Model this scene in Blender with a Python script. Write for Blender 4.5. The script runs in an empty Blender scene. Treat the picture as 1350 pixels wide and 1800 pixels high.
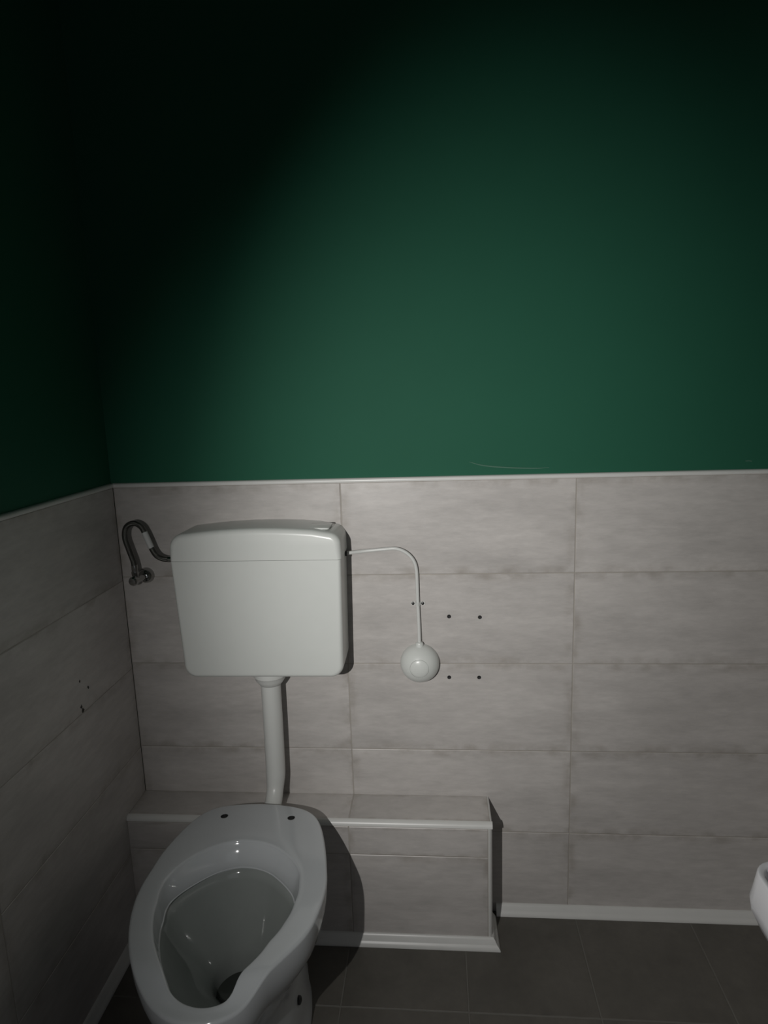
import bpy, bmesh, math, random
from mathutils import Vector, Matrix

random.seed(7)
SC = bpy.context.scene
COL = SC.collection
PI = math.pi

# ------------------------------------------------------------------ helpers
def link(name, me, mats, parent=None):
    o = bpy.data.objects.new(name, me)
    COL.objects.link(o)
    for m in (mats if isinstance(mats, (list, tuple)) else [mats]):
        me.materials.append(m)
    if parent:
        o.parent = parent
        o.matrix_parent_inverse = Matrix.Translation(parent.location).inverted()
    return o

def finish(bm, name, mats, parent=None, smooth=True, angle=40):
    bmesh.ops.remove_doubles(bm, verts=bm.verts, dist=1e-6)
    bmesh.ops.recalc_face_normals(bm, faces=bm.faces)
    for f in bm.faces:
        f.smooth = smooth
    if smooth:
        lim = math.radians(angle)
        for e in bm.edges:
            if len(e.link_faces) == 2 and e.calc_face_angle(0) > lim:
                e.smooth = False
    me = bpy.data.meshes.new(name)
    bm.to_mesh(me)
    bm.free()
    return link(name, me, mats, parent)

def thing(name, label, cat, loc=(0, 0, 0), group=None):
    o = bpy.data.objects.new(name, None)
    o.empty_display_size = 0.05
    COL.objects.link(o)
    o.location = loc
    return tag(o, label, cat, group)

def tag(o, label, cat, group=None):
    o['label'] = label
    o['category'] = cat
    if group:
        o['group'] = group
    return o

def structure(o, label, cat):
    o['kind'] = 'structure'
    return tag(o, label, cat)

def loft(bm, loops, cap0=False, cap1=False, closed=True, mat=0):
    rings = [[bm.verts.new(p) for p in L] for L in loops]
    n = len(rings[0])
    for a, b in zip(rings, rings[1:]):
        for i in range(n if closed else n - 1):
            j = (i + 1) % n
            f = bm.faces.new((a[i], a[j], b[j], b[i]))
            f.material_index = mat
    if cap0:
        bm.faces.new(rings[0][::-1]).material_index = mat
    if cap1:
        bm.faces.new(rings[-1]).material_index = mat
    return rings

def box(bm, lo, hi, mat=0):
    x0, y0, z0 = lo
    x1, y1, z1 = hi
    v = [bm.verts.new(p) for p in ((x0, y0, z0), (x1, y0, z0), (x1, y1, z0), (x0, y1, z0),
                                   (x0, y0, z1), (x1, y0, z1), (x1, y1, z1), (x0, y1, z1))]
    for q in ((0, 3, 2, 1), (4, 5, 6, 7), (0, 1, 5, 4), (1, 2, 6, 5), (2, 3, 7, 6), (3, 0, 4, 7)):
        bm.faces.new([v[i] for i in q]).material_index = mat

def frame(axis):
    a = Vector(axis).normalized()
    s = Vector((0, 0, 1)) if abs(a.z) < 0.9 else Vector((1, 0, 0))
    x = a.cross(s).normalized()
    return x, a.cross(x).normalized(), a

def lathe(bm, prof, origin, axis, n=40, mat=0):
    x, y, a = frame(axis)
    o = Vector(origin)
    loops = []
    for r, h in prof:
        loops.append([o + a * h + (x * math.cos(2 * PI * i / n) + y * math.sin(2 * PI * i / n)) * max(r, 1e-5)
                      for i in range(n)])
    loft(bm, loops, True, True, True, mat)

def spline(pts, k=8):
    P = [Vector(p) for p in pts]
    P = [P[0] * 2 - P[1]] + P + [P[-1] * 2 - P[-2]]
    out = []
    for i in range(1, len(P) - 2):
        for s in range(k):
            t = s / k
            a, b, c, d = P[i - 1:i + 3]
            out.append(0.5 * ((2 * b) + (c - a) * t + (2 * a - 5 * b + 4 * c - d) * t * t + (3 * b - a - 3 * c + d) * t ** 3))
    out.append(P[-2])
    return out

def sweep(bm, path, rad, n=18, mat=0):
    loops = []
    x = None
    for i, p in enumerate(path):
        t = (path[min(i + 1, len(path) - 1)] - path[max(i - 1, 0)]).normalized()
        if x is None:
            x, y, _ = frame(t)
        x = (x - t * x.dot(t)).normalized()
        y = t.cross(x)
        r = rad(i / (len(path) - 1)) if callable(rad) else rad
        loops.append([p + (x * math.cos(2 * PI * j / n) + y * math.sin(2 * PI * j / n)) * r for j in range(n)])
    loft(bm, loops, True, True, True, mat)

def extrude_profile(bm, prof, place, t0, t1, mat=0):
    """prof: list of (out, up); place(out, up, t) -> point."""
    loft(bm, [[place(a, b, t) for a, b in prof] for t in (t0, t1)], True, True, True, mat)

def sm(t):
    t = min(1.0, max(0.0, t))
    return t * t * (3 - 2 * t)

# ---------------------------------------------------------------- materials
def new_mat(name):
    m = bpy.data.materials.new(name)
    m.use_nodes = True
    nt = m.node_tree
    return m, nt, nt.nodes['Principled BSDF']

def N(nt, kind, **kw):
    n = nt.nodes.new(kind)
    for k, v in kw.items():
        if k.startswith('i_'):
            key = k[2:]
            n.inputs[int(key) if key.isdigit() else key].default_value = v
        else:
            setattr(n, k, v)
    return n

def plain(name, col, rough, metal=0.0, var=0.04, scale=30.0, spec=0.5, coat=0.0, bump=0.0):
    m, nt, b = new_mat(name)
    tc = N(nt, 'ShaderNodeTexCoord')
    no = N(nt, 'ShaderNodeTexNoise')
    no.inputs['Scale'].default_value = scale
    no.inputs['Detail'].default_value = 5
    nt.links.new(tc.outputs['Object'], no.inputs['Vector'])
    mr = N(nt, 'ShaderNodeMapRange')
    mr.inputs['To Min'].default_value = 1 - var
    mr.inputs['To Max'].default_value = 1 + var
    nt.links.new(no.outputs['Fac'], mr.inputs['Value'])
    hs = N(nt, 'ShaderNodeHueSaturation')
    hs.inputs['Color'].default_value = (*col, 1)
    nt.links.new(mr.outputs['Result'], hs.inputs['Value'])
    nt.links.new(hs.outputs['Color'], b.inputs['Base Color'])
    b.inputs['Roughness'].default_value = rough
    b.inputs['Metallic'].default_value = metal
    b.inputs['Specular IOR Level'].default_value = spec
    b.inputs['Coat Weight'].default_value = coat
    b.inputs['Coat Roughness'].default_value = 0.05
    if bump:
        bp = N(nt, 'ShaderNodeBump')
        bp.inputs['Strength'].default_value = bump
        bp.inputs['Distance'].default_value = 0.002
        nt.links.new(no.outputs['Fac'], bp.inputs['Height'])
        nt.links.new(bp.outputs['Normal'], b.inputs['Normal'])
    return m

def tile_material(name, base, stretch, stain=0.42, rough=0.36, var=0.12, edge=0.032):
    """Cement-look tile: cloudy horizontal streaks, dirt gathered along the joints (tile UV)."""
    m, nt, b = new_mat(name)
    L = nt.links.new
    geo = N(nt, 'ShaderNodeNewGeometry')
    tc = N(nt, 'ShaderNodeTexCoord')
    off = N(nt, 'ShaderNodeVectorMath', operation='SCALE')
    off.inputs[0].default_value = (3.1, 5.7, 7.3)
    L(geo.outputs['Random Per Island'], off.inputs['Scale'])
    add = N(nt, 'ShaderNodeVectorMath', operation='ADD')
    L(tc.outputs['Object'], add.inputs[0])
    L(off.outputs['Vector'], add.inputs[1])
    mp = N(nt, 'ShaderNodeMapping')
    mp.inputs['Scale'].default_value = stretch
    L(add.outputs['Vector'], mp.inputs['Vector'])
    n1 = N(nt, 'ShaderNodeTexNoise')
    n1.inputs['Scale'].default_value = 5.0
    n1.inputs['Detail'].default_value = 7
    n1.inputs['Roughness'].default_value = 0.62
    L(mp.outputs['Vector'], n1.inputs['Vector'])
    n2 = N(nt, 'ShaderNodeTexNoise')
    n2.inputs['Scale'].default_value = 34.0
    n2.inputs['Detail'].default_value = 8
    n2.inputs['Roughness'].default_value = 0.7
    L(mp.outputs['Vector'], n2.inputs['Vector'])
    v1 = N(nt, 'ShaderNodeMapRange')
    v1.inputs['From Min'].default_value = 0.3
    v1.inputs['From Max'].default_value = 0.7
    v1.inputs['To Min'].default_value = 1 - var
    v1.inputs['To Max'].default_value = 1 + var
    L(n1.outputs['Fac'], v1.inputs['Value'])
    v2 = N(nt, 'ShaderNodeMapRange')
    v2.inputs['From Min'].default_value = 0.25
    v2.inputs['From Max'].default_value = 0.75
    v2.inputs['To Min'].default_value = 0.88
    v2.inputs['To Max'].default_value = 1.12
    L(n2.outputs['Fac'], v2.inputs['Value'])
    v3 = N(nt, 'ShaderNodeMapRange')
    v3.inputs['To Min'].default_value = 0.97
    v3.inputs['To Max'].default_value = 1.03
    L(geo.outputs['Random Per Island'], v3.inputs['Value'])
    mu = N(nt, 'ShaderNodeMath', operation='MULTIPLY')
    L(v1.outputs['Result'], mu.inputs[0]); L(v2.outputs['Result'], mu.inputs[1])
    mu2 = N(nt, 'ShaderNodeMath', operation='MULTIPLY')
    L(mu.outputs[0], mu2.inputs[0]); L(v3.outputs['Result'], mu2.inputs[1])
    # joint dirt
    uv = N(nt, 'ShaderNodeUVMap')
    sep = N(nt, 'ShaderNodeSeparateXYZ')
    L(uv.outputs['UV'], sep.inputs[0])
    def near(outp, size):
        a = N(nt, 'ShaderNodeMath', operation='SUBTRACT'); a.inputs[0].default_value = 1.0
        L(outp, a.inputs[1])
        mn = N(nt, 'ShaderNodeMath', operation='MINIMUM')
        L(outp, mn.inputs[0]); L(a.outputs[0], mn.inputs[1])
        sc = N(nt, 'ShaderNodeMath', operation='MULTIPLY'); sc.inputs[1].default_value = size
        L(mn.outputs[0], sc.inputs[0])
        return sc.outputs[0]
    mn = N(nt, 'ShaderNodeMath', operation='MINIMUM')
    L(near(sep.outputs['X'], 0.6), mn.inputs[0]); L(near(sep.outputs['Y'], 0.25), mn.inputs[1])
    ed = N(nt, 'ShaderNodeMapRange', interpolation_type='SMOOTHERSTEP')
    ed.inputs['From Min'].default_value = 0.0
    ed.inputs['From Max'].default_value = edge
    ed.inputs['To Min'].default_value = 1.0
    ed.inputs['To Max'].default_value = 0.0
    L(mn.outputs[0], ed.inputs['Value'])
    n3 = N(nt, 'ShaderNodeTexNoise')
    n3.inputs['Scale'].default_value = 22.0
    n3.inputs['Detail'].default_value = 5
    L(add.outputs['Vector'], n3.inputs['Vector'])
    d = N(nt, 'ShaderNodeMapRange')
    d.inputs['From Min'].default_value = 0.42
    d.inputs['From Max'].default_value = 0.72
    L(n3.outputs['Fac'], d.inputs['Value'])
    dm = N(nt, 'ShaderNodeMath', operation='MULTIPLY')
    L(ed.outputs['Result'], dm.inputs[0]); L(d.outputs['Result'], dm.inputs[1])
    dm2 = N(nt, 'ShaderNodeMath', operation='MULTIPLY'); dm2.inputs[1].default_value = stain
    L(dm.outputs[0], dm2.inputs[0])
    hs = N(nt, 'ShaderNodeHueSaturation')
    hs.inputs['Color'].default_value = (*base, 1)
    L(mu2.outputs[0], hs.inputs['Value'])
    mx = N(nt, 'ShaderNodeMix', data_type='RGBA')
    L(dm2.outputs[0], mx.inputs['Factor'])
    L(hs.outputs['Color'], mx.inputs[6])
    mx.inputs[7].default_value = (base[0] * .42, base[1] * .37, base[2] * .30, 1)
    L(mx.outputs[2], b.inputs['Base Color'])
    b.inputs['Roughness'].default_value = rough
    bp = N(nt, 'ShaderNodeBump')
    bp.inputs['Strength'].default_value = 0.12
    bp.inputs['Distance'].default_value = 0.002
    L(n1.outputs['Fac'], bp.inputs['Height'])
    L(bp.outputs['Normal'], b.inputs['Normal'])
    return m

TILE = (0.50, 0.476, 0.457)
M_tile_x = tile_material('cement_tile_back', TILE, (0.55, 1, 2.2))
M_tile_y = tile_material('cement_tile_side', TILE, (1, 0.55, 2.2))
M_floor = tile_material('dark_floor_tile', (0.112, 0.105, 0.092), (1, 1, 1), stain=0.15, rough=0.55, var=0.16)
M_grout = plain('cement_grout', (0.36, 0.335, 0.30), 0.7, var=0.25, scale=14)
M_fgrout = plain('floor_grout', (0.155, 0.15, 0.135), 0.8, var=0.25, scale=14)
M_green = plain('dark_green_paint', (0.0215, 0.109, 0.066), 0.62, var=0.05, scale=6, spec=0.10)
M_ceil = plain('ceiling_paint', (0.5, 0.5, 0.48), 0.9)
M_trim = plain('white_plastic_trim', (0.66, 0.66, 0.64), 0.32, var=0.05, scale=18)
M_plastic = plain('white_cistern_plastic', (0.64, 0.66, 0.635), 0.30, var=0.02)
M_ceramic = plain('white_glazed_ceramic', (0.48, 0.50, 0.515), 0.10, var=0.02, coat=0.1)
M_sump = plain('dark_sump', (0.05, 0.055, 0.05), 0.04, var=0.1)
M_sump.node_tree.nodes['Principled BSDF'].inputs['IOR'].default_value = 1.33
M_bowl_dark = plain('darker_bowl_glaze', (0.27, 0.29, 0.28), 0.10, var=0.08, scale=14)
M_basin = plain('white_basin_ceramic', (0.56, 0.56, 0.58), 0.12, var=0.02)
M_pipe = plain('white_pipe_plastic', (0.62, 0.63, 0.61), 0.33, var=0.03)
M_chrome = plain('chrome', (0.42, 0.42, 0.41), 0.07, metal=1.0, var=0.02)
M_steel = plain('screw_steel', (0.12, 0.12, 0.12), 0.35, metal=1.0)
M_dark = plain('dark_rubber', (0.018, 0.018, 0.018), 0.6)
M_label = plain('paper_label', (0.55, 0.56, 0.55), 0.6)
M_chip = plain('bare_clay', (0.05, 0.045, 0.04), 0.9)
M_scuff = plain('chalky_scuff', (0.085, 0.185, 0.135), 0.45)

def braid_material():
    m, nt, b = new_mat('braided_steel_hose')
    L = nt.links.new
    tc = N(nt, 'ShaderNodeTexCoord')
    hs = []
    for ang in (0.7, -0.7):
        mp = N(nt, 'ShaderNodeMapping')
        mp.inputs['Rotation'].default_value = (0, ang, 0)
        L(tc.outputs['Object'], mp.inputs['Vector'])
        w = N(nt, 'ShaderNodeTexWave', bands_direction='Z')
        w.inputs['Scale'].default_value = 220
        L(mp.outputs['Vector'], w.inputs['Vector'])
        hs.append(w)
    mx = N(nt, 'ShaderNodeMath', operation='MAXIMUM')
    L(hs[0].outputs['Fac'], mx.inputs[0]); L(hs[1].outputs['Fac'], mx.inputs[1])
    bp = N(nt, 'ShaderNodeBump')
    bp.inputs['Strength'].default_value = 0.5
    bp.inputs['Distance'].default_value = 0.0008
    L(mx.outputs[0], bp.inputs['Height'])
    L(bp.outputs['Normal'], b.inputs['Normal'])
    b.inputs['Base Color'].default_value = (0.13, 0.13, 0.12, 1)
    b.inputs['Metallic'].default_value = 1.0
    b.inputs['Roughness'].default_value = 0.32
    return m
M_braid = braid_material()

# ------------------------------------------------------------- room shell
RX, FY, CZ = 1.80, -2.30, 2.70       # right wall, wall behind the viewer, ceiling
GAP, BEV, DEP = 0.0022, 0.0013, 0.0009

def tiles(bm, us, vs, place, mat_tile=0, mat_grout=1, back=0.008, gap=GAP, uvl=None):
    """us / vs: joint positions; place(u, v, d) -> point at depth d behind the tile face."""
    uvl = uvl or bm.loops.layers.uv.verify()
    g = gap / 2
    for a, b in zip(us, us[1:]):
        for c, d in zip(vs, vs[1:]):
            r0 = [(a + g, c + g), (b - g, c + g), (b - g, d - g), (a + g, d - g)]
            r1 = [(a + g + BEV, c + g + BEV), (b - g - BEV, c + g + BEV), (b - g - BEV, d - g - BEV), (a + g + BEV, d - g - BEV)]
            rings = [[bm.verts.new(place(u, v, back)) for u, v in r0],
                     [bm.verts.new(place(u, v, BEV * .7)) for u, v in r0],
                     [bm.verts.new(place(u, v, 0)) for u, v in r1]]
            fs = []
            for p, q in zip(rings, rings[1:]):
                for i in range(4):
                    j = (i + 1) % 4
                    fs.append(bm.faces.new((p[i], p[j], q[j], q[i])))
            fs.append(bm.faces.new(rings[2]))
            fs.append(bm.faces.new(rings[0][::-1]))
            cu = {}
            for ring in rings:
                for v, t in zip(ring, ((0, 0), (1, 0), (1, 1), (0, 1))):
                    cu[v] = t
            for f in fs:
                f.material_index = mat_tile
                for l in f.loops:
                    l[uvl].uv = cu[l.vert]
    # grout bed
    q = [bm.verts.new(place(u, v, DEP)) for u, v in ((us[0], vs[0]), (us[-1], vs[0]), (us[-1], vs[-1]), (us[0], vs[-1]))]
    bm.faces.new(q).material_index = mat_grout

TOP = 1.2539
TRIM_TOP = 1.265
ROWS_B = [0.0, 0.2561, 0.5047, 0.7573, 1.0066, TOP]
ROWS_L = [0.0, 0.250, 0.5021, 0.7422, 0.9968, TOP]

def wall(name, label, plaster_lo, plaster_hi, us, vs, place, mt):
    bm = bmesh.new()
    box(bm, plaster_lo, plaster_hi)
    w = finish(bm, name, M_green, smooth=False)
    structure(w, label, 'wall')
    bm = bmesh.new()
    tiles(bm, us, vs, place)
    finish(bm, 'wall_tiles', [mt, M_grout], w, smooth=False)
    return w

wall_back = wall('wall_back', 'back wall behind the cistern, dark green paint above pale cement tiles', (-0.12, 0.008, 0), (RX + 0.12, 0.12, CZ),
                 [0.0, 0.6102, 1.2102, RX], ROWS_B, lambda u, v, d: (u, d, v), M_tile_x)
wall_left = wall('wall_left', 'left side wall in shade, dark green above pale cement tiles', (-0.12, FY, 0), (-0.008, 0.008, CZ),
                 [0.0, 0.61, 1.21, 1.81, -FY], ROWS_L, lambda u, v, d: (-d, -u, v), M_tile_y)
wall_right = wall('wall_right', 'right side wall carrying the white washbasin', (RX + 0.008, FY, 0), (RX + 0.12, 0.008, CZ),
                  [0.0, 0.45, 1.05, 1.65, -FY], ROWS_B, lambda u, v, d: (RX + d, -u, v), M_tile_y)
DX0, DX1, DZ = 0.55, 1.45, 2.05      # unseen doorway, added so that faint fill light can enter
wall_front = wall('wall_front', 'unseen wall behind the viewer, doorway opening added for fill light', (-0.12, FY - 0.12, 0), (DX0, FY - 0.008, CZ),
                  [0.0, DX0], ROWS_B, lambda u, v, d: (u, FY - d, v), M_tile_x)
bm = bmesh.new()
box(bm, (DX1, FY - 0.12, 0), (RX + 0.12, FY - 0.008, CZ))
finish(bm, 'wall_pier', M_green, wall_front, smooth=False)
bm = bmesh.new()
box(bm, (DX0, FY - 0.12, DZ), (DX1, FY - 0.008, CZ))
finish(bm, 'lintel', M_green, wall_front, smooth=False)
bm = bmesh.new()
tiles(bm, [DX1, RX], ROWS_B, lambda u, v, d: (u, FY - d, v))
finish(bm, 'wall_tiles', [M_tile_x, M_grout], wall_front, smooth=False)

bm = bmesh.new()
fx = [-0.02, 0.287, 0.602, 0.915, 1.228, 1.541, RX + 0.01]
fy = [-0.01, 0.316, 0.629, 0.942, 1.255, 1.568, 1.881, 2.194, -FY + 0.01]
tiles(bm, fx, fy, lambda u, v, d: (u, -v, -d), gap=0.003)
box(bm, (-0.12, FY - 0.12, -0.10), (RX + 0.12, 0.12, -0.0082), 1)
structure(finish(bm, 'floor', [M_floor, M_fgrout], smooth=False), 'dark grey-brown square tiled floor', 'floor')
bm = bmesh.new()
box(bm, (-0.12, FY - 0.12, CZ), (RX + 0.12, 0.12, CZ + 0.1))
structure(finish(bm, 'ceiling', M_ceil, smooth=False), 'plain ceiling above the picture', 'ceiling')

# damage on the left wall tiles, scuff on the green paint
for i, (y, z, r) in enumerate(((-0.257, 0.823, .0035), (-0.225, 0.793, .004), (-0.263, 0.760, .0045), (-0.258, 0.748, .006))):
    bm = bmesh.new()
    n = 9
    rr = [r * random.uniform(.6, 1.25) for _ in range(n)]
    loops = [[(h, y + rr[k] * s * math.cos(2 * PI * k / n), z + rr[k] * s * 1.3 * math.sin(2 * PI * k / n)) for k in range(n)]
             for h, s in ((0.0, 1), (0.0006, .8))]
    loft(bm, loops, True, True)
    finish(bm, 'tile_chip', M_chip, wall_left)
bm = bmesh.new()
sp = spline([(0.943, 0.0078, 1.299), (0.979, 0.0078, 1.289), (1.036, 0.0078, 1.2825), (1.107, 0.0078, 1.279), (1.143, 0.0078, 1.280)], 6)
sweep(bm, sp, lambda t: 0.0006 + 0.0019 * math.sin(PI * t) * (1 - .6 * t), 8)
finish(bm, 'scuff_mark', M_scuff, wall_back)
bm = bmesh.new()
sweep(bm, spline([(1.617, .0078, 1.285), (1.626, .0078, 1.2853), (1.632, .0078, 1.284)], 5), .0012, 8)
finish(bm, 'scuff_mark', M_scuff, wall_back)

# trims along the top of the tiles
TP = [(-0.008, 0.0), (0.0015, 0.0), (0.003, 0.003), (0.0025, 0.008), (-0.001, 0.0105), (-0.008, 0.011)]
bm = bmesh.new()
extrude_profile(bm, TP, lambda a, b, t: (t, -a, TOP + b), -0.002, RX + 0.002)
structure(finish(bm, 'trim_1', M_trim, angle=50), 'white edge strip along the top of the back wall tiles', 'trim')
bm = bmesh.new()
extrude_profile(bm, TP, lambda a, b, t: (a, -t, TOP + b), 0.0, -FY)
structure(finish(bm, 'trim_2', M_trim, angle=50), 'white edge strip along the top of the left wall tiles', 'trim')

# floor skirting strips
SP = [(0.0, 0.0), (0.020, 0.0), (0.0205, 0.003), (0.016, 0.0095), (0.0125, 0.0125), (0.0115, 0.0145), (0.0065, 0.024), (0.003, 0.0285), (0.0, 0.029)]
BX, BY, BZ = 0.9875, -0.1206, 0.365      # boxing: right end, front, top
bm = bmesh.new()
extrude_profile(bm, SP, lambda a, b, t: (t, -a, b), BX + 0.0205, RX - 0.001)
structure(finish(bm, 'baseboard_back', M_trim, angle=60), 'white skirting strip at the foot of the back wall right of the boxing', 'baseboard')
bm = bmesh.new()
extrude_profile(bm, SP, lambda a, b, t: (a, -t, b), -BY + 0.0205, -FY - 0.001)
structure(finish(bm, 'baseboard_left', M_trim, angle=60), 'white skirting strip at the foot of the left wall', 'baseboard')

# ----------------------------------------------------- tiled pipe boxing
bx = thing('pipe_boxing', 'low tiled ledge boxed out along the foot of the back wall behind the toilet', 'ledge', (0.5, -0.06, 0))
bm = bmesh.new()
T = 0.006
box(bm, (0.001, BY + .007, 0.0005), (BX - .007, -0.0005, BZ - .007), 1)
tiles(bm, [0.0, 0.6102, BX - 0.004], [0.0, -BY - 0.012], lambda u, v, d: (u, -v, BZ - d), back=T)
tiles(bm, [0.0, 0.6102, BX - 0.010], [0.0, 0.268, BZ - 0.014], lambda u, v, d: (u, BY + d, v), back=T)
tiles(bm, [0.0, -BY - 0.010], [0.0, 0.2561, BZ - 0.004], lambda u, v, d: (BX - d, -u, v), back=T)
finish(bm, 'tiled_shell', [M_tile_x, M_grout], bx, smooth=False)
def arc(r, n=6):
    return [(r * math.sin(PI / 2 * k / n), r * math.cos(PI / 2 * k / n)) for k in range(n + 1)]
# front edge: quarter round bead
bm = bmesh.new()
R = 0.0135
prof = [(-R, -R)] + [(-R + a, -R + b) for a, b in arc(R)]
extrude_profile(bm, prof, lambda a, b, t: (t, BY - 0.0012 - a, BZ + 0.0012 + b), 0.0, BX + 0.0015)
finish(bm, 'edge_bead', M_trim, bx, angle=50)
bm = bmesh.new()
R2 = 0.0055
prof = [(-R2, -R2)] + [(-R2 + a, -R2 + b) for a, b in arc(R2)]
extrude_profile(bm, prof, lambda a, b, t: (BX + 0.001 + a, t, BZ + 0.001 + b), BY + 0.012, -0.0005)
finish(bm, 'side_bead', M_trim, bx, angle=50)
bm = bmesh.new()
R3 = 0.011
prof = [(-R3, -R3)] + [(-R3 + a, -R3 + b) for a, b in arc(R3)]
extrude_profile(bm, prof, lambda a, b, t: (BX + 0.001 + a, BY - 0.001 - b, t), 0.02, BZ - 0.012)
finish(bm, 'corner_bead', M_trim, bx, angle=50)
bm = bmesh.new()
loft(bm, [[(0.0, BY - a, b) for a, b in SP], [(BX + a, BY - a, b) for a, b in SP]], True, True)
finish(bm, 'front_skirting', M_trim, bx, angle=60)
bm = bmesh.new()
loft(bm, [[(BX + a + .0002, BY - a * .98 + .0006, b) for a, b in SP], [(BX + a * .85, -0.0215, b) for a, b in SP]], True, True)
finish(bm, 'side_skirting', M_trim, bx, angle=60)

# ------------------------------------------------------------- cistern
def round_poly(pts, k=8):
    """pts: (x, z, radius); returns outline with rounded corners."""
    out = []
    n = len(pts)
    for i in range(n):
        p = Vector(pts[i][:2]); r = pts[i][2]
        a = Vector(pts[i - 1][:2]); b = Vector(pts[(i + 1) % n][:2])
        if r <= 0:
            out.append(p); continue
        da, db = (a - p).normalized(), (b - p).normalized()
        half = da.angle(db) / 2
        t = r / math.tan(half)
        c = p + (da + db).normalized() * (r / math.sin(half))
        s, e = p + da * t - c, p + db * t - c
        a0 = math.atan2(s.y, s.x); a1 = math.atan2(e.y, e.x)
        dd = (a1 - a0 + PI) % (2 * PI) - PI
        for j in range(k + 1):
            an = a0 + dd * j / k
            out.append(c + Vector((math.cos(an), math.sin(an))) * r)
    return out

def inset(poly, d):
    n = len(poly)
    out = []
    for i in range(n):
        a, p, b = poly[i - 1], poly[i], poly[(i + 1) % n]
        t = ((p - a).normalized() + (b - p).normalized())
        if t.length < 1e-9:
            t = b - a
        t.normalize()
        out.append(p + Vector((-t.y, t.x)) * d)       # inward for a CCW outline
    return out

def slab(bm, poly, y_back, y_front, r, shrink=0.0, k=6, seam=None):
    cx = sum(p.x for p in poly) / len(poly); cz = sum(p.y for p in poly) / len(poly)
    loops = []
    for y, s in ((y_back, 1 - shrink), (y_back * .5 + y_front * .5, 1 - shrink * .4)):
        loops.append([(cx + (p.x - cx) * s, y, cz + (p.y - cz) * s) for p in poly])
    for j in range(k + 1):
        an = PI / 2 * j / k
        q = inset(poly, r * (1 - math.cos(an)))
        loops.append([(p.x, y_front + r - r * math.sin(an), o.y if seam and abs(o.y - seam) < 1e-5 else p.y) for p, o in zip(q, poly)])
    loft(bm, loops, True, True)

SEAL = 1.0815
YF = -0.125
cis = thing('cistern', 'white plastic low-level toilet cistern hung on the tiled back wall', 'toilet cistern', (0.41, -0.06, 0.77))
body = round_poly([(0.2035, 0.7705, 0.034), (0.6165, 0.7725, 0.034), (0.6225, SEAL - .0009, 0), (0.1908, SEAL - .0009, 0)])
bm = bmesh.new()
slab(bm, body, -0.0005, YF, 0.012, 0.012, seam=SEAL - .0009)
finish(bm, 'tank', M_plastic, cis, angle=50)
lidp = [(0.1903, SEAL, 0), (0.6240, SEAL, 0), (0.6225, 1.143, 0.030)]
for k in range(1, 8):
    t = k / 8
    lidp.append((0.600 - 0.365 * t, 1.150 + 0.0115 * math.sin(PI * t) ** .8, 0))
lidp.append((0.190, 1.146, 0.038))
lid_outline = round_poly(lidp)
bm = bmesh.new()
slab(bm, lid_outline, -0.0005, YF - 0.0004, 0.015, 0.010, seam=SEAL)
lid = finish(bm, 'lid', M_plastic, cis, angle=50)
# flush plate let into the lid
def plate(name, x0, x1, y0, y1, z, h, mat, par):
    bm = bmesh.new()
    P = round_poly([(x0, y0, .006), (x1, y0, .006), (x1, y1, .006), (x0, y1, .006)], 4)
    tilt = lambda x: -0.028 * (x - 0.42)
    loft(bm, [[(p.x, p.y, z + tilt(p.x)) for p in P], [(p.x, p.y, z + h + tilt(p.x)) for p in P],
              [(p.x, p.y, z + h + .0006 + tilt(p.x)) for p in inset(P, .001)]], True, True)
    return finish(bm, name, mat, par, angle=50)
pl = plate('flush_plate', 0.478, 0.592, -0.096, -0.030, 1.1560, 0.0030, M_plastic, lid)
bm = bmesh.new()
lathe(bm, [(0.0075, 0), (0.0075, .003), (0.006, .0045), (0.004, .0045)], (0.6215, -0.030, 1.0735), (1, 0, 0), 20)
finish(bm, 'hose_grommet', M_dark, cis)
bm = bmesh.new()
lathe(bm, [(0.0070, 0), (0.0070, .006), (0.0055, .007)], (0.192, -0.052, 1.069), (-1, 0, 0), 6)
finish(bm, 'inlet_nut', M_chrome, cis, smooth=False)

# flush pipe
fp = thing('flush_pipe', 'white plastic flush pipe dropping from the cistern to the toilet', 'pipe', (0.41, -0.065, 0.38))
pb = [(0.411, -0.065, 0.769), (0.4105, -0.065, 0.70), (0.410, -0.065, 0.62), (0.409, -0.065, 0.54), (0.408, -0.066, 0.475), (0.407, -0.078, 0.432), (0.4065, -0.105, 0.402), (0.406, -0.135, 0.390), (0.406, -0.160, 0.385)]
bm = bmesh.new()
sweep(bm, spline(pb, 8), lambda t: 0.0262 if t < .5 else 0.0262 - 0.0035 * sm((t - .5) / .15), 28)
finish(bm, 'pipe', M_pipe, fp, angle=60)
bm = bmesh.new()
lathe(bm, [(.030, -.001), (.0435, -.001), (.0435, .014), (.041, .017), (.0395, .024), (.033, .034), (.029, .039), (.0265, .040), (.0262, .030)], (0.411, -0.065, 0.7695), (0, 0, -1), 36)
finish(bm, 'coupling_nut', M_pipe, fp, angle=35)

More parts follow.
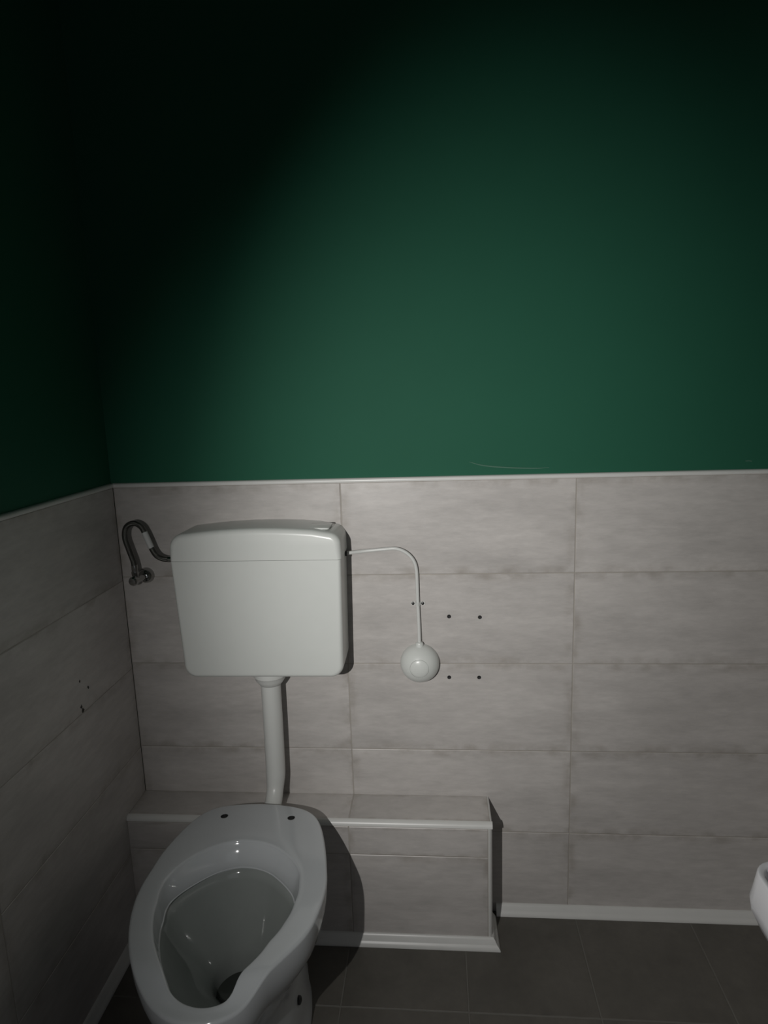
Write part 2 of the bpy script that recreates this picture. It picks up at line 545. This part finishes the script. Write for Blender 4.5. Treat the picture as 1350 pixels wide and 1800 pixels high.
# ------------------------------------------------------------- toilet
OUT = [0.2054, 0.2048, 0.2043, 0.2039, 0.2036, 0.2034, 0.2034, 0.2036, 0.204, 0.2045, 0.2052, 0.2062, 0.2073, 0.2087, 0.2103, 0.2122, 0.2142, 0.2165, 0.2189, 0.2216, 0.2245, 0.2275, 0.2307, 0.2341, 0.2375, 0.241, 0.2447, 0.2484, 0.2523, 0.2562, 0.2601, 0.2641, 0.268, 0.2714, 0.2742, 0.2763, 0.2776, 0.2784, 0.2787, 0.2785, 0.2777, 0.2761, 0.2737, 0.27, 0.2649, 0.2587, 0.2517, 0.2447, 0.2382, 0.2325, 0.2277, 0.2238, 0.2207, 0.2181, 0.216, 0.2143, 0.213, 0.2119, 0.2111, 0.2102, 0.2094, 0.2084, 0.2073, 0.2061, 0.2048, 0.2036, 0.2025, 0.2016, 0.2009, 0.2005, 0.2003, 0.2003, 0.2005, 0.2008, 0.2014, 0.202, 0.2027, 0.2035, 0.2043, 0.2053, 0.2065, 0.2081, 0.2101, 0.2126, 0.2155, 0.2188, 0.2224, 0.2265, 0.2311, 0.2362, 0.2417, 0.2478, 0.2544, 0.2615, 0.2689, 0.2764, 0.2835, 0.2897, 0.2946, 0.2982, 0.3003, 0.3014, 0.3018, 0.302, 0.302, 0.3021, 0.3023, 0.3026, 0.3031, 0.3036, 0.3042, 0.305, 0.3059, 0.3069, 0.3081, 0.3095, 0.3107, 0.3114, 0.3111, 0.3091, 0.3053, 0.2998, 0.2931, 0.2858, 0.2785, 0.2715, 0.2649, 0.2586, 0.2527, 0.2473, 0.2423, 0.2377, 0.2334, 0.2293, 0.2253, 0.2215, 0.2181, 0.2151, 0.2126, 0.2108, 0.2093, 0.2082, 0.2071, 0.2062]
INN = [0.1572, 0.1564, 0.1557, 0.1549, 0.1542, 0.1538, 0.1542, 0.155, 0.1559, 0.1567, 0.1576, 0.1584, 0.1595, 0.1609, 0.1624, 0.164, 0.1656, 0.1673, 0.1696, 0.172, 0.1744, 0.1769, 0.1796, 0.1828, 0.1864, 0.1901, 0.1941, 0.1988, 0.2042, 0.21, 0.2168, 0.2238, 0.2295, 0.2338, 0.2374, 0.2403, 0.2425, 0.2443, 0.2452, 0.2453, 0.2446, 0.243, 0.2397, 0.2304, 0.2151, 0.2046, 0.1985, 0.1933, 0.1883, 0.1835, 0.1788, 0.1741, 0.1694, 0.1653, 0.1624, 0.1604, 0.1584, 0.1565, 0.1546, 0.1527, 0.1508, 0.1494, 0.1483, 0.1472, 0.1462, 0.1452, 0.1442, 0.1432, 0.1422, 0.1417, 0.1417, 0.1417, 0.1418, 0.1418, 0.1419, 0.1419, 0.142, 0.1421, 0.1426, 0.1433, 0.1442, 0.145, 0.1456, 0.1459, 0.1461, 0.1463, 0.1464, 0.1466, 0.1467, 0.1469, 0.147, 0.1472, 0.1473, 0.1475, 0.1479, 0.1485, 0.1493, 0.15, 0.1507, 0.1514, 0.1521, 0.1528, 0.1535, 0.1542, 0.1549, 0.1556, 0.1563, 0.1571, 0.1578, 0.1585, 0.1592, 0.1599, 0.1606, 0.1609, 0.1609, 0.1608, 0.1607, 0.1606, 0.1605, 0.1604, 0.1603, 0.1602, 0.1601, 0.1599, 0.1598, 0.1597, 0.1596, 0.1595, 0.1594, 0.1593, 0.1592, 0.1591, 0.159, 0.1589, 0.1589, 0.159, 0.1591, 0.1592, 0.1592, 0.1593, 0.1594, 0.1592, 0.1587, 0.1579]
CX, CY, ZR = 0.408, -0.460, 0.440
NT = 288
def rim_z(y):
    return ZR - 0.022 * sm((-y - 0.640) / 0.075)
def radial(tab, i):
    f = i * len(tab) / NT
    a = int(math.floor(f)); t = f - a
    n = len(tab)
    p0, p1, p2, p3 = (tab[(a + k) % n] for k in (-1, 0, 1, 2))
    return 0.5 * (2 * p1 + (p2 - p0) * t + (2 * p0 - 5 * p1 + 4 * p2 - p3) * t * t + (3 * p1 - p0 - 3 * p2 + p3) * t ** 3)
TH = [-PI + 2 * PI * i / NT for i in range(NT)]
RO = [radial(OUT, i) for i in range(NT)]
RI = [radial(INN, i) for i in range(NT)]
def pt(i, r, z):
    return Vector((CX + math.cos(TH[i]) * r, CY + math.sin(TH[i]) * r, z))
def foot_r(i, hx, hy0, hy1, n=2.8):
    c, s = math.cos(TH[i]), math.sin(TH[i])
    hy = hy0 if s < 0 else hy1
    return (abs(c / hx) ** n + abs(s / hy) ** n) ** (-1 / n)
loops = []
# foot to belly to rim
ped = [(0.0005, .1330, .170, .265), (0.010, .1330, .170, .265), (0.016, .1300, .167, .262), (0.10, .128, .160, .255), (0.17, .119, .150, .25), (0.225, .110, .150, .24)]
for z, hx, h0, h1 in ped:
    loops.append([pt(i, foot_r(i, hx, h0, h1), z) for i in range(NT)])
for z, bl, sc in ((0.262, .30, .88), (0.300, .60, .90), (0.335, .84, .93), (0.365, 1.0, .955), (0.385, 1, .978), (0.400, 1, .992)):
    loops.append([pt(i, foot_r(i, .110, .15, .24) * (1 - bl) + RO[i] * sc * bl, z - (ZR - rim_z(CY + math.sin(TH[i]) * RO[i])) * bl) for i in range(NT)])
ER = 0.0065
for j in range(6):
    an = PI / 2 * j / 5
    loops.append([pt(i, RO[i] - ER * (1 - math.cos(an)), rim_z(CY + math.sin(TH[i]) * RO[i]) - ER + ER * math.sin(an)) for i in range(NT)])
# flat rim
for t in (.25, .5, .75):
    L = []
    for i in range(NT):
        r = (RO[i] - ER) * (1 - t) + (RI[i] + .006) * t
        L.append(pt(i, r, rim_z(CY + math.sin(TH[i]) * (RO[i] * (1 - t) + RI[i] * t))))
    loops.append(L)
# inner lip: eased edge, a soft ramp at the back
def back(i):
    return sm((math.sin(TH[i]) + .05) / .8)
def zi(i):
    return rim_z(CY + math.sin(TH[i]) * RI[i])
for j in range(5):
    an = PI / 2 * j / 4
    e = 0.006
    loops.append([pt(i, RI[i] + e - e * math.sin(an), zi(i) - e + e * math.cos(an)) for i in range(NT)])
for k, (dr, dz) in enumerate(((.3, .016), (.7, .030), (1.0, .042), (1.0, .050))):
    loops.append([pt(i, RI[i] - (.006 + .018 * back(i)) * dr, zi(i) - (dz if k else .010 + .006 * (1 - back(i)))) for i in range(NT)])
# undercut below the flushing rim, then the bowl
base_r = [RI[i] - .006 - .018 * back(i) for i in range(NT)]
for s, z, cyo in ((0.985, -.0515, 0), (1.05, -.0525, 0), (1.05, -.060, 0), (0.985, -.066, 0)):
    loops.append([pt(i, base_r[i] * s, zi(i) + z) for i in range(NT)])
bowl = [(0.955, .358, .002), (0.88, .330, .006), (0.78, .303, .012), (0.66, .277, .018), (0.55, .254, .020), (0.46, .232, .020), (0.40, .212, .020), (0.37, .172, .02), (0.36, .12, .02), (0.34, .07, .02), (0.2, .06, .02)]
for s, z, cyo in bowl:
    rnd = .052
    w = sm((.8 - s) / .6)
    loops.append([pt(i, (base_r[i] * s) * (1 - w) + (rnd * s / .36) * w, z) + Vector((0, cyo * .3, 0)) for i in range(NT)])
bm = bmesh.new()
k = len(loops) - len(bowl) - 2          # from the flushing-rim groove inwards the glaze has a darker grey colour
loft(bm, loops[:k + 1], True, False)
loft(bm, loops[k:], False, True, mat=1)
toilet_mesh = finish(bm, 'toilet_pan', [M_ceramic, M_bowl_dark], angle=70)
# drilled seat-fixing holes (cut into the ceramic)
HOLES = ((0.310, -0.212), (0.482, -0.213))
cut = []
for hx, hy in HOLES:
    bm = bmesh.new()
    lathe(bm, [(.0095, 0), (.0095, .06)], (hx, hy, ZR - .045), (0, 0, 1), 24)
    c = finish(bm, 'cutter', M_ceramic)
    md = toilet_mesh.modifiers.new('hole', 'BOOLEAN')
    md.object = c
    md.operation = 'DIFFERENCE'
    md.solver = 'EXACT'
    cut.append(c)
dg = bpy.context.evaluated_depsgraph_get()
me2 = bpy.data.meshes.new_from_object(toilet_mesh.evaluated_get(dg))
toilet_mesh.modifiers.clear()
toilet_mesh.data = me2
bm = bmesh.new()
bm.from_mesh(me2)
for e in bm.edges:
    if len(e.link_faces) == 2:
        e.smooth = e.calc_face_angle(0) < math.radians(50)
bm.to_mesh(me2)
bm.free()
for c in cut:
    bpy.data.objects.remove(c, do_unlink=True)
toilet = thing('toilet', 'white ceramic floor-standing toilet without a seat, open bowl with dipped front rim', 'toilet', (CX, CY, 0))
toilet_mesh.parent = toilet
toilet_mesh.matrix_parent_inverse = Matrix.Translation(toilet.location).inverted()
for hx, hy in HOLES:  # dark insert standing in for the shade inside each hole
    bm = bmesh.new()
    lathe(bm, [(.0092, -.040), (.0092, -.0012), (.0076, -.0012), (.0072, -.004), (.0005, -.004)], (hx, hy, ZR), (0, 0, 1), 24)
    finish(bm, 'dark_hole_insert', M_dark, toilet, angle=40)
bm = bmesh.new()  # dark glossy disc, added to make the deep hole of the bowl dark
wl = [pt(i, .062, .180) + Vector((0, .006, 0)) for i in range(0, NT, 3)]
loft(bm, [wl, [p - Vector((0, 0, .004)) for p in wl]], True, True)
finish(bm, 'sump_disc', M_sump, toilet)
# floor fixing screw in the side of the foot
bm = bmesh.new()
lathe(bm, [(.0090, -.01), (.0090, .0), (.0075, .0015), (.005, .0015), (.004, .0005)], (0.5345, -0.435, 0.145), (1, -.08, .12), 18)
finish(bm, 'side_bolt', M_dark, toilet)
bm = bmesh.new()
lathe(bm, [(.0090, -.01), (.0090, .0), (.0075, .0015), (.005, .0015), (.004, .0005)], (0.2815, -0.435, 0.145), (-1, -.08, .12), 18)
finish(bm, 'side_bolt', M_dark, toilet)

# ------------------------------------------------ pneumatic flush button
pbn = thing('flush_button', 'round white dome flush button on the tiled back wall', 'push button', (0.806, -0.02, 0.763))
BC = (0.806, 0.0, 0.763)
RB = 0.0525
bm = bmesh.new()
prof = [(.030, -.0005), (RB, -.0005), (RB, .006)]
cap = math.asin(0.0245 / RB)
for j in range(0, 15):
    an = PI / 2 * j / 14
    if PI / 2 - an <= cap + .03:
        break
    prof.append((RB * math.cos(an), .006 + (RB - .006) * math.sin(an)))
rg = .0252
hg = .006 + (RB - .006) * math.cos(math.asin(rg / RB))
prof += [(rg, hg), (rg - .0002, hg - .002), (.01, hg - .002)]
lathe(bm, prof, BC, (0, -1, 0), 56)
finish(bm, 'housing', M_plastic, pbn, angle=35)
bm = bmesh.new()
prof = [(.0243, hg - .0018)]
for j in range(9):
    r = .0243 * (1 - j / 8)
    prof.append((r, .0062 + (RB - .006) * math.sqrt(max(0, 1 - (r / RB) ** 2)) - (.0006 if j == 0 else 0)))
lathe(bm, prof, BC, (0, -1, 0), 48)
finish(bm, 'push_cap', M_plastic, pbn, angle=45)
bm = bmesh.new()
lathe(bm, [(.0105, 0), (.0105, .009), (.0085, .0125), (.0055, .0135)], (0.8065, -0.012, 0.763 + .0475), (0, 0, 1), 24)
finish(bm, 'tube_socket', M_plastic, pbn, angle=40)

at = thing('air_tube', 'thin white air tube bending from the cistern side down to the dome button', 'tube', (0.80, -0.012, 0.83))
bm = bmesh.new()
pts = [(0.6235, -0.028, 1.0735), (0.634, -0.024, 1.0735), (0.668, -0.0125, 1.0745), (0.728, -0.0105, 1.079), (0.750, -0.0105, 1.0795), (0.769, -0.0105, 1.0735), (0.786, -0.0105, 1.061), (0.798, -0.0105, 1.043), (0.803, -0.010, 1.020), (0.804, -0.0095, 0.986), (0.8045, -0.0085, 0.932), (0.806, -0.0105, 0.869), (0.8065, -0.012, 0.824)]
sweep(bm, spline(pts, 8), 0.0047, 16)
finish(bm, 'tube', M_pipe, at, angle=60)

clip = thing('pipe_clip', 'small white saddle clip holding the air tube to the tiles', 'clip', (0.803, -0.001, 0.928))
bm = bmesh.new()
prof = []
w = 0.006
pts = [(-.0185, .0), (-.0185, .0016), (-.0068, .0018), (-.0058, .0080), (-.0038, .0122), (0, .0140), (.0038, .0122), (.0058, .0080), (.0068, .0018), (.0185, .0016), (.0185, .0)]
inn = [(.0056, .0), (.0050, .0076), (.0034, .0108), (0, .0134), (-.0034, .0108), (-.0050, .0076), (-.0056, .0)]
loft(bm, [[(0.8045 + a, -b, 0.928 + z) for a, b in pts + inn] for z in (-w / 2 - .0015, w / 2 + .0015)], True, True)
finish(bm, 'saddle', M_pipe, clip, angle=50)
bm = bmesh.new()
lathe(bm, [(.0042, 0), (.0042, .0012), (.003, .0024), (.0004, .0026)], (0.7915, -0.0016, 0.928), (0, -1, 0), 16)
scr = finish(bm, 'screw', M_steel, clip, angle=60)
s2 = scr.copy()
s2.location = scr.location + Vector((0.0255, 0, 0))
COL.objects.link(s2)

# wall plugs left in four drilled holes
bm = bmesh.new()
lathe(bm, [(.0002, -.004), (.0052, -.004), (.0052, .0010), (.0046, .0016), (.0034, .0014), (.0026, .0002), (.0002, .0002)], (0, 0, 0), (0, -1, 0), 20)
plug = finish(bm, 'wall_plug', M_dark, angle=50)
spots = [((0.886, 0, 0.8905), 'dark wall plug in the tiles, upper left of the square of four'),
         ((0.967, 0, 0.8880), 'dark wall plug in the tiles, upper right of the square of four'),
         ((0.884, 0, 0.7185), 'dark wall plug in the tiles, lower left of four, nearest the dome button'),
         ((0.964, 0, 0.7185), 'dark wall plug in the tiles, lower right of the square of four')]
for i, (loc, lab) in enumerate(spots):
    o = plug if i == 0 else plug.copy()
    if i:
        COL.objects.link(o)
    o.location = loc
    tag(o, lab, 'wall plug', 'wall plugs right of the dome button')

# ------------------------------------------------ angle valve and hose
av = thing('angle_valve', 'chrome angle stop valve on the back wall left of the cistern', 'valve', (0.069, -0.02, 1.012))
VX, VZ = 0.0695, 1.0125
bm = bmesh.new()
prof = [(.004, -.0005), (.0215, -.0005), (.0215, .002)]
for j in range(8):
    an = PI / 2 * j / 7
    prof.append((.004 + .0170 * math.cos(an), .003 + .020 * math.sin(an)))
lathe(bm, prof, (VX, 0, VZ), (0, -1, 0), 36)
finish(bm, 'escutcheon', M_chrome, av, angle=45)
bm = bmesh.new()
sweep(bm, [Vector((VX, -.015, VZ)), Vector((VX - .003, -.03, VZ)), Vector((VX - .007, -.052, VZ))], .0085, 20)
sweep(bm, [Vector((VX - .0075, -.048, VZ - .004)), Vector((VX - .0080, -.048, VZ + .012))], .0085, 20)
finish(bm, 'valve_body', M_chrome, av, angle=45)
bm = bmesh.new()
lathe(bm, [(.006, 0), (.0118, .002), (.0125, .007), (.0122, .014), (.0095, .018), (.003, .0195)], (VX - .008, -.050, VZ), (-.12, -1, 0), 12)
finish(bm, 'handle', M_chrome, av, angle=20)
bm = bmesh.new()
lathe(bm, [(.0075, 0), (.0092, .001), (.0092, .012), (.0070, .0135)], (VX - .0082, -.048, VZ + .011), (-.05, 0, 1), 6)
finish(bm, 'outlet_nut', M_chrome, av, smooth=False)

hs = thing('supply_hose', 'braided steel supply hose looping from the valve up to the cistern', 'hose', (0.061, -0.05, 1.03))
hp = [(0.0612, -0.048, 1.034), (0.0607, -0.050, 1.062), (0.052, -0.051, 1.096), (0.0447, -0.051, 1.128), (0.0505, -0.051, 1.155), (0.0715, -0.051, 1.1665), (0.092, -0.051, 1.1555), (0.104, -0.051, 1.127), (0.1135, -0.051, 1.100), (0.125, -0.052, 1.080), (0.142, -0.052, 1.0705), (0.160, -0.052, 1.069), (0.1865, -0.052, 1.069)]
path = spline(hp, 8)
bm = bmesh.new()
sweep(bm, path, 0.0072, 18)
hose = finish(bm, 'braided_hose', M_braid, hs, angle=60)
for a, b, nm in ((0, 6, 'crimp_sleeve'), (len(path) - 10, len(path) - 1, 'crimp_sleeve')):
    bm = bmesh.new()
    sweep(bm, path[a:b + 1], 0.0082, 18)
    finish(bm, nm, M_chrome, hs, angle=50)
bm = bmesh.new()
lp = path[7 * 8 - 4: 8 * 8 + 1]
sweep(bm, lp, 0.0078, 18)
lb = finish(bm, 'paper_tag', M_label, hs, angle=60)
lb['label'] = 'pale paper sleeve'

# ------------------------------------------------------------ washbasin
def rrect(x0, x1, y0, y1, r, z, k=8):
    return [Vector((p.x, p.y, z)) for p in round_poly([(x0, y0, r), (x1, y0, min(r, .02)), (x1, y1, min(r, .02)), (x0, y1, r)], k)]
X0, X1, Y0, Y1 = 1.2850, RX, -1.315, -0.787
loops = []
def ins(d, z, r=.05, wall_d=None):
    return rrect(X0 + d, X1 - (wall_d or 0), Y0 + d, Y1 - d, max(.028, r - .012 - d * .6), z)
for d, z in ((.14, .655), (.095, .662), (.055, .682), (.030, .706), (.012, .730), (.002, .752), (.0, .768), (.003, .785)):
    loops.append(ins(d, z, .05))
for j in range(1, 5):
    an = PI / 2 * j / 4
    loops.append(ins(.006 + .003 * (1 - math.cos(an)), .807 + .003 * math.sin(an), .05))
loops.append(ins(.013, .8100, .05, .09))
for d, z in ((.0145, .808), (.0155, .790), (.018, .760), (.028, .725), (.07, .695), (.15, .682)):
    loops.append(ins(d, z, .05, .09 + d * .6))
bm = bmesh.new()
loft(bm, loops, True, True)
tag(finish(bm, 'washbasin', M_basin, angle=60), 'white ceramic washbasin corner at the right edge, fixed to the right wall', 'washbasin')

# ---------------------------------------------------------------- light
# a phone torch held left of the camera: an oval hot spot and its wide oval spill
TORCH = Vector((0.49, -1.62, 1.385))
def torch(name, inten, ax, az, half, e, rot):
    ld = bpy.data.lights.new(name, 'SPOT')
    ld.energy = inten * 4 * PI * PI
    ld.color = (1.0, 0.985, 0.955)
    ld.spot_size = 2 * half
    ld.spot_blend = 1.0
    ld.shadow_soft_size = 0.006
    lo = bpy.data.objects.new(name, ld)
    COL.objects.link(lo)
    t = (Vector((ax, 0, az)) - TORCH).normalized()
    xr = t.cross(Vector((0, 0, 1))).normalized()
    yr = xr.cross(t)
    U = xr * math.cos(rot) + yr * math.sin(rot)
    V = yr * math.cos(rot) - xr * math.sin(rot)
    su, sv = math.exp(e), math.exp(-e)
    lo.matrix_world = Matrix(((U.x * su, V.x * sv, -t.x, TORCH.x), (U.y * su, V.y * sv, -t.y, TORCH.y),
                              (U.z * su, V.z * sv, -t.z, TORCH.z), (0, 0, 0, 1)))
torch('torch_hot_spot', 0.83, 0.867, 1.216, 0.550, 0.280, -1.747)
torch('torch_spill', 1.091, 1.482, 0.665, 0.927, 0.120, -0.470)

w = bpy.data.worlds.new('doorway_fill')  # even background light added as ambient fill, entering through the doorway
SC.world = w
w.use_nodes = True
w.node_tree.nodes['Background'].inputs['Color'].default_value = (0.90, 0.92, 1.0, 1)
w.node_tree.nodes['Background'].inputs['Strength'].default_value = 0.22

# --------------------------------------------------------------- camera
C0, CR, CU, CF, FPX = [[0.8624, -1.64307, 1.47598], [0.996345, 0.078998, -0.032508], [0.017677, 0.181646, 0.983205], [-0.083577, 0.980186, -0.179586], 1136.607]
cd = bpy.data.cameras.new('camera')
cd.sensor_fit = 'AUTO'
cd.sensor_width = 36.0
cd.lens = FPX / 1800.0 * 36.0
cd.clip_start = 0.02
co = bpy.data.objects.new('camera', cd)
COL.objects.link(co)
co.matrix_world = Matrix(((CR[0], CU[0], -CF[0], C0[0]), (CR[1], CU[1], -CF[1], C0[1]), (CR[2], CU[2], -CF[2], C0[2]), (0, 0, 0, 1)))
SC.camera = co

SC.view_settings.view_transform = 'Standard'
SC.view_settings.look = 'None'
SC.view_settings.exposure = 0.0
SC.view_settings.gamma = 1.0
SC.view_settings.use_curve_mapping = False
SC.cycles.max_bounces = 8
SC.cycles.diffuse_bounces = 4
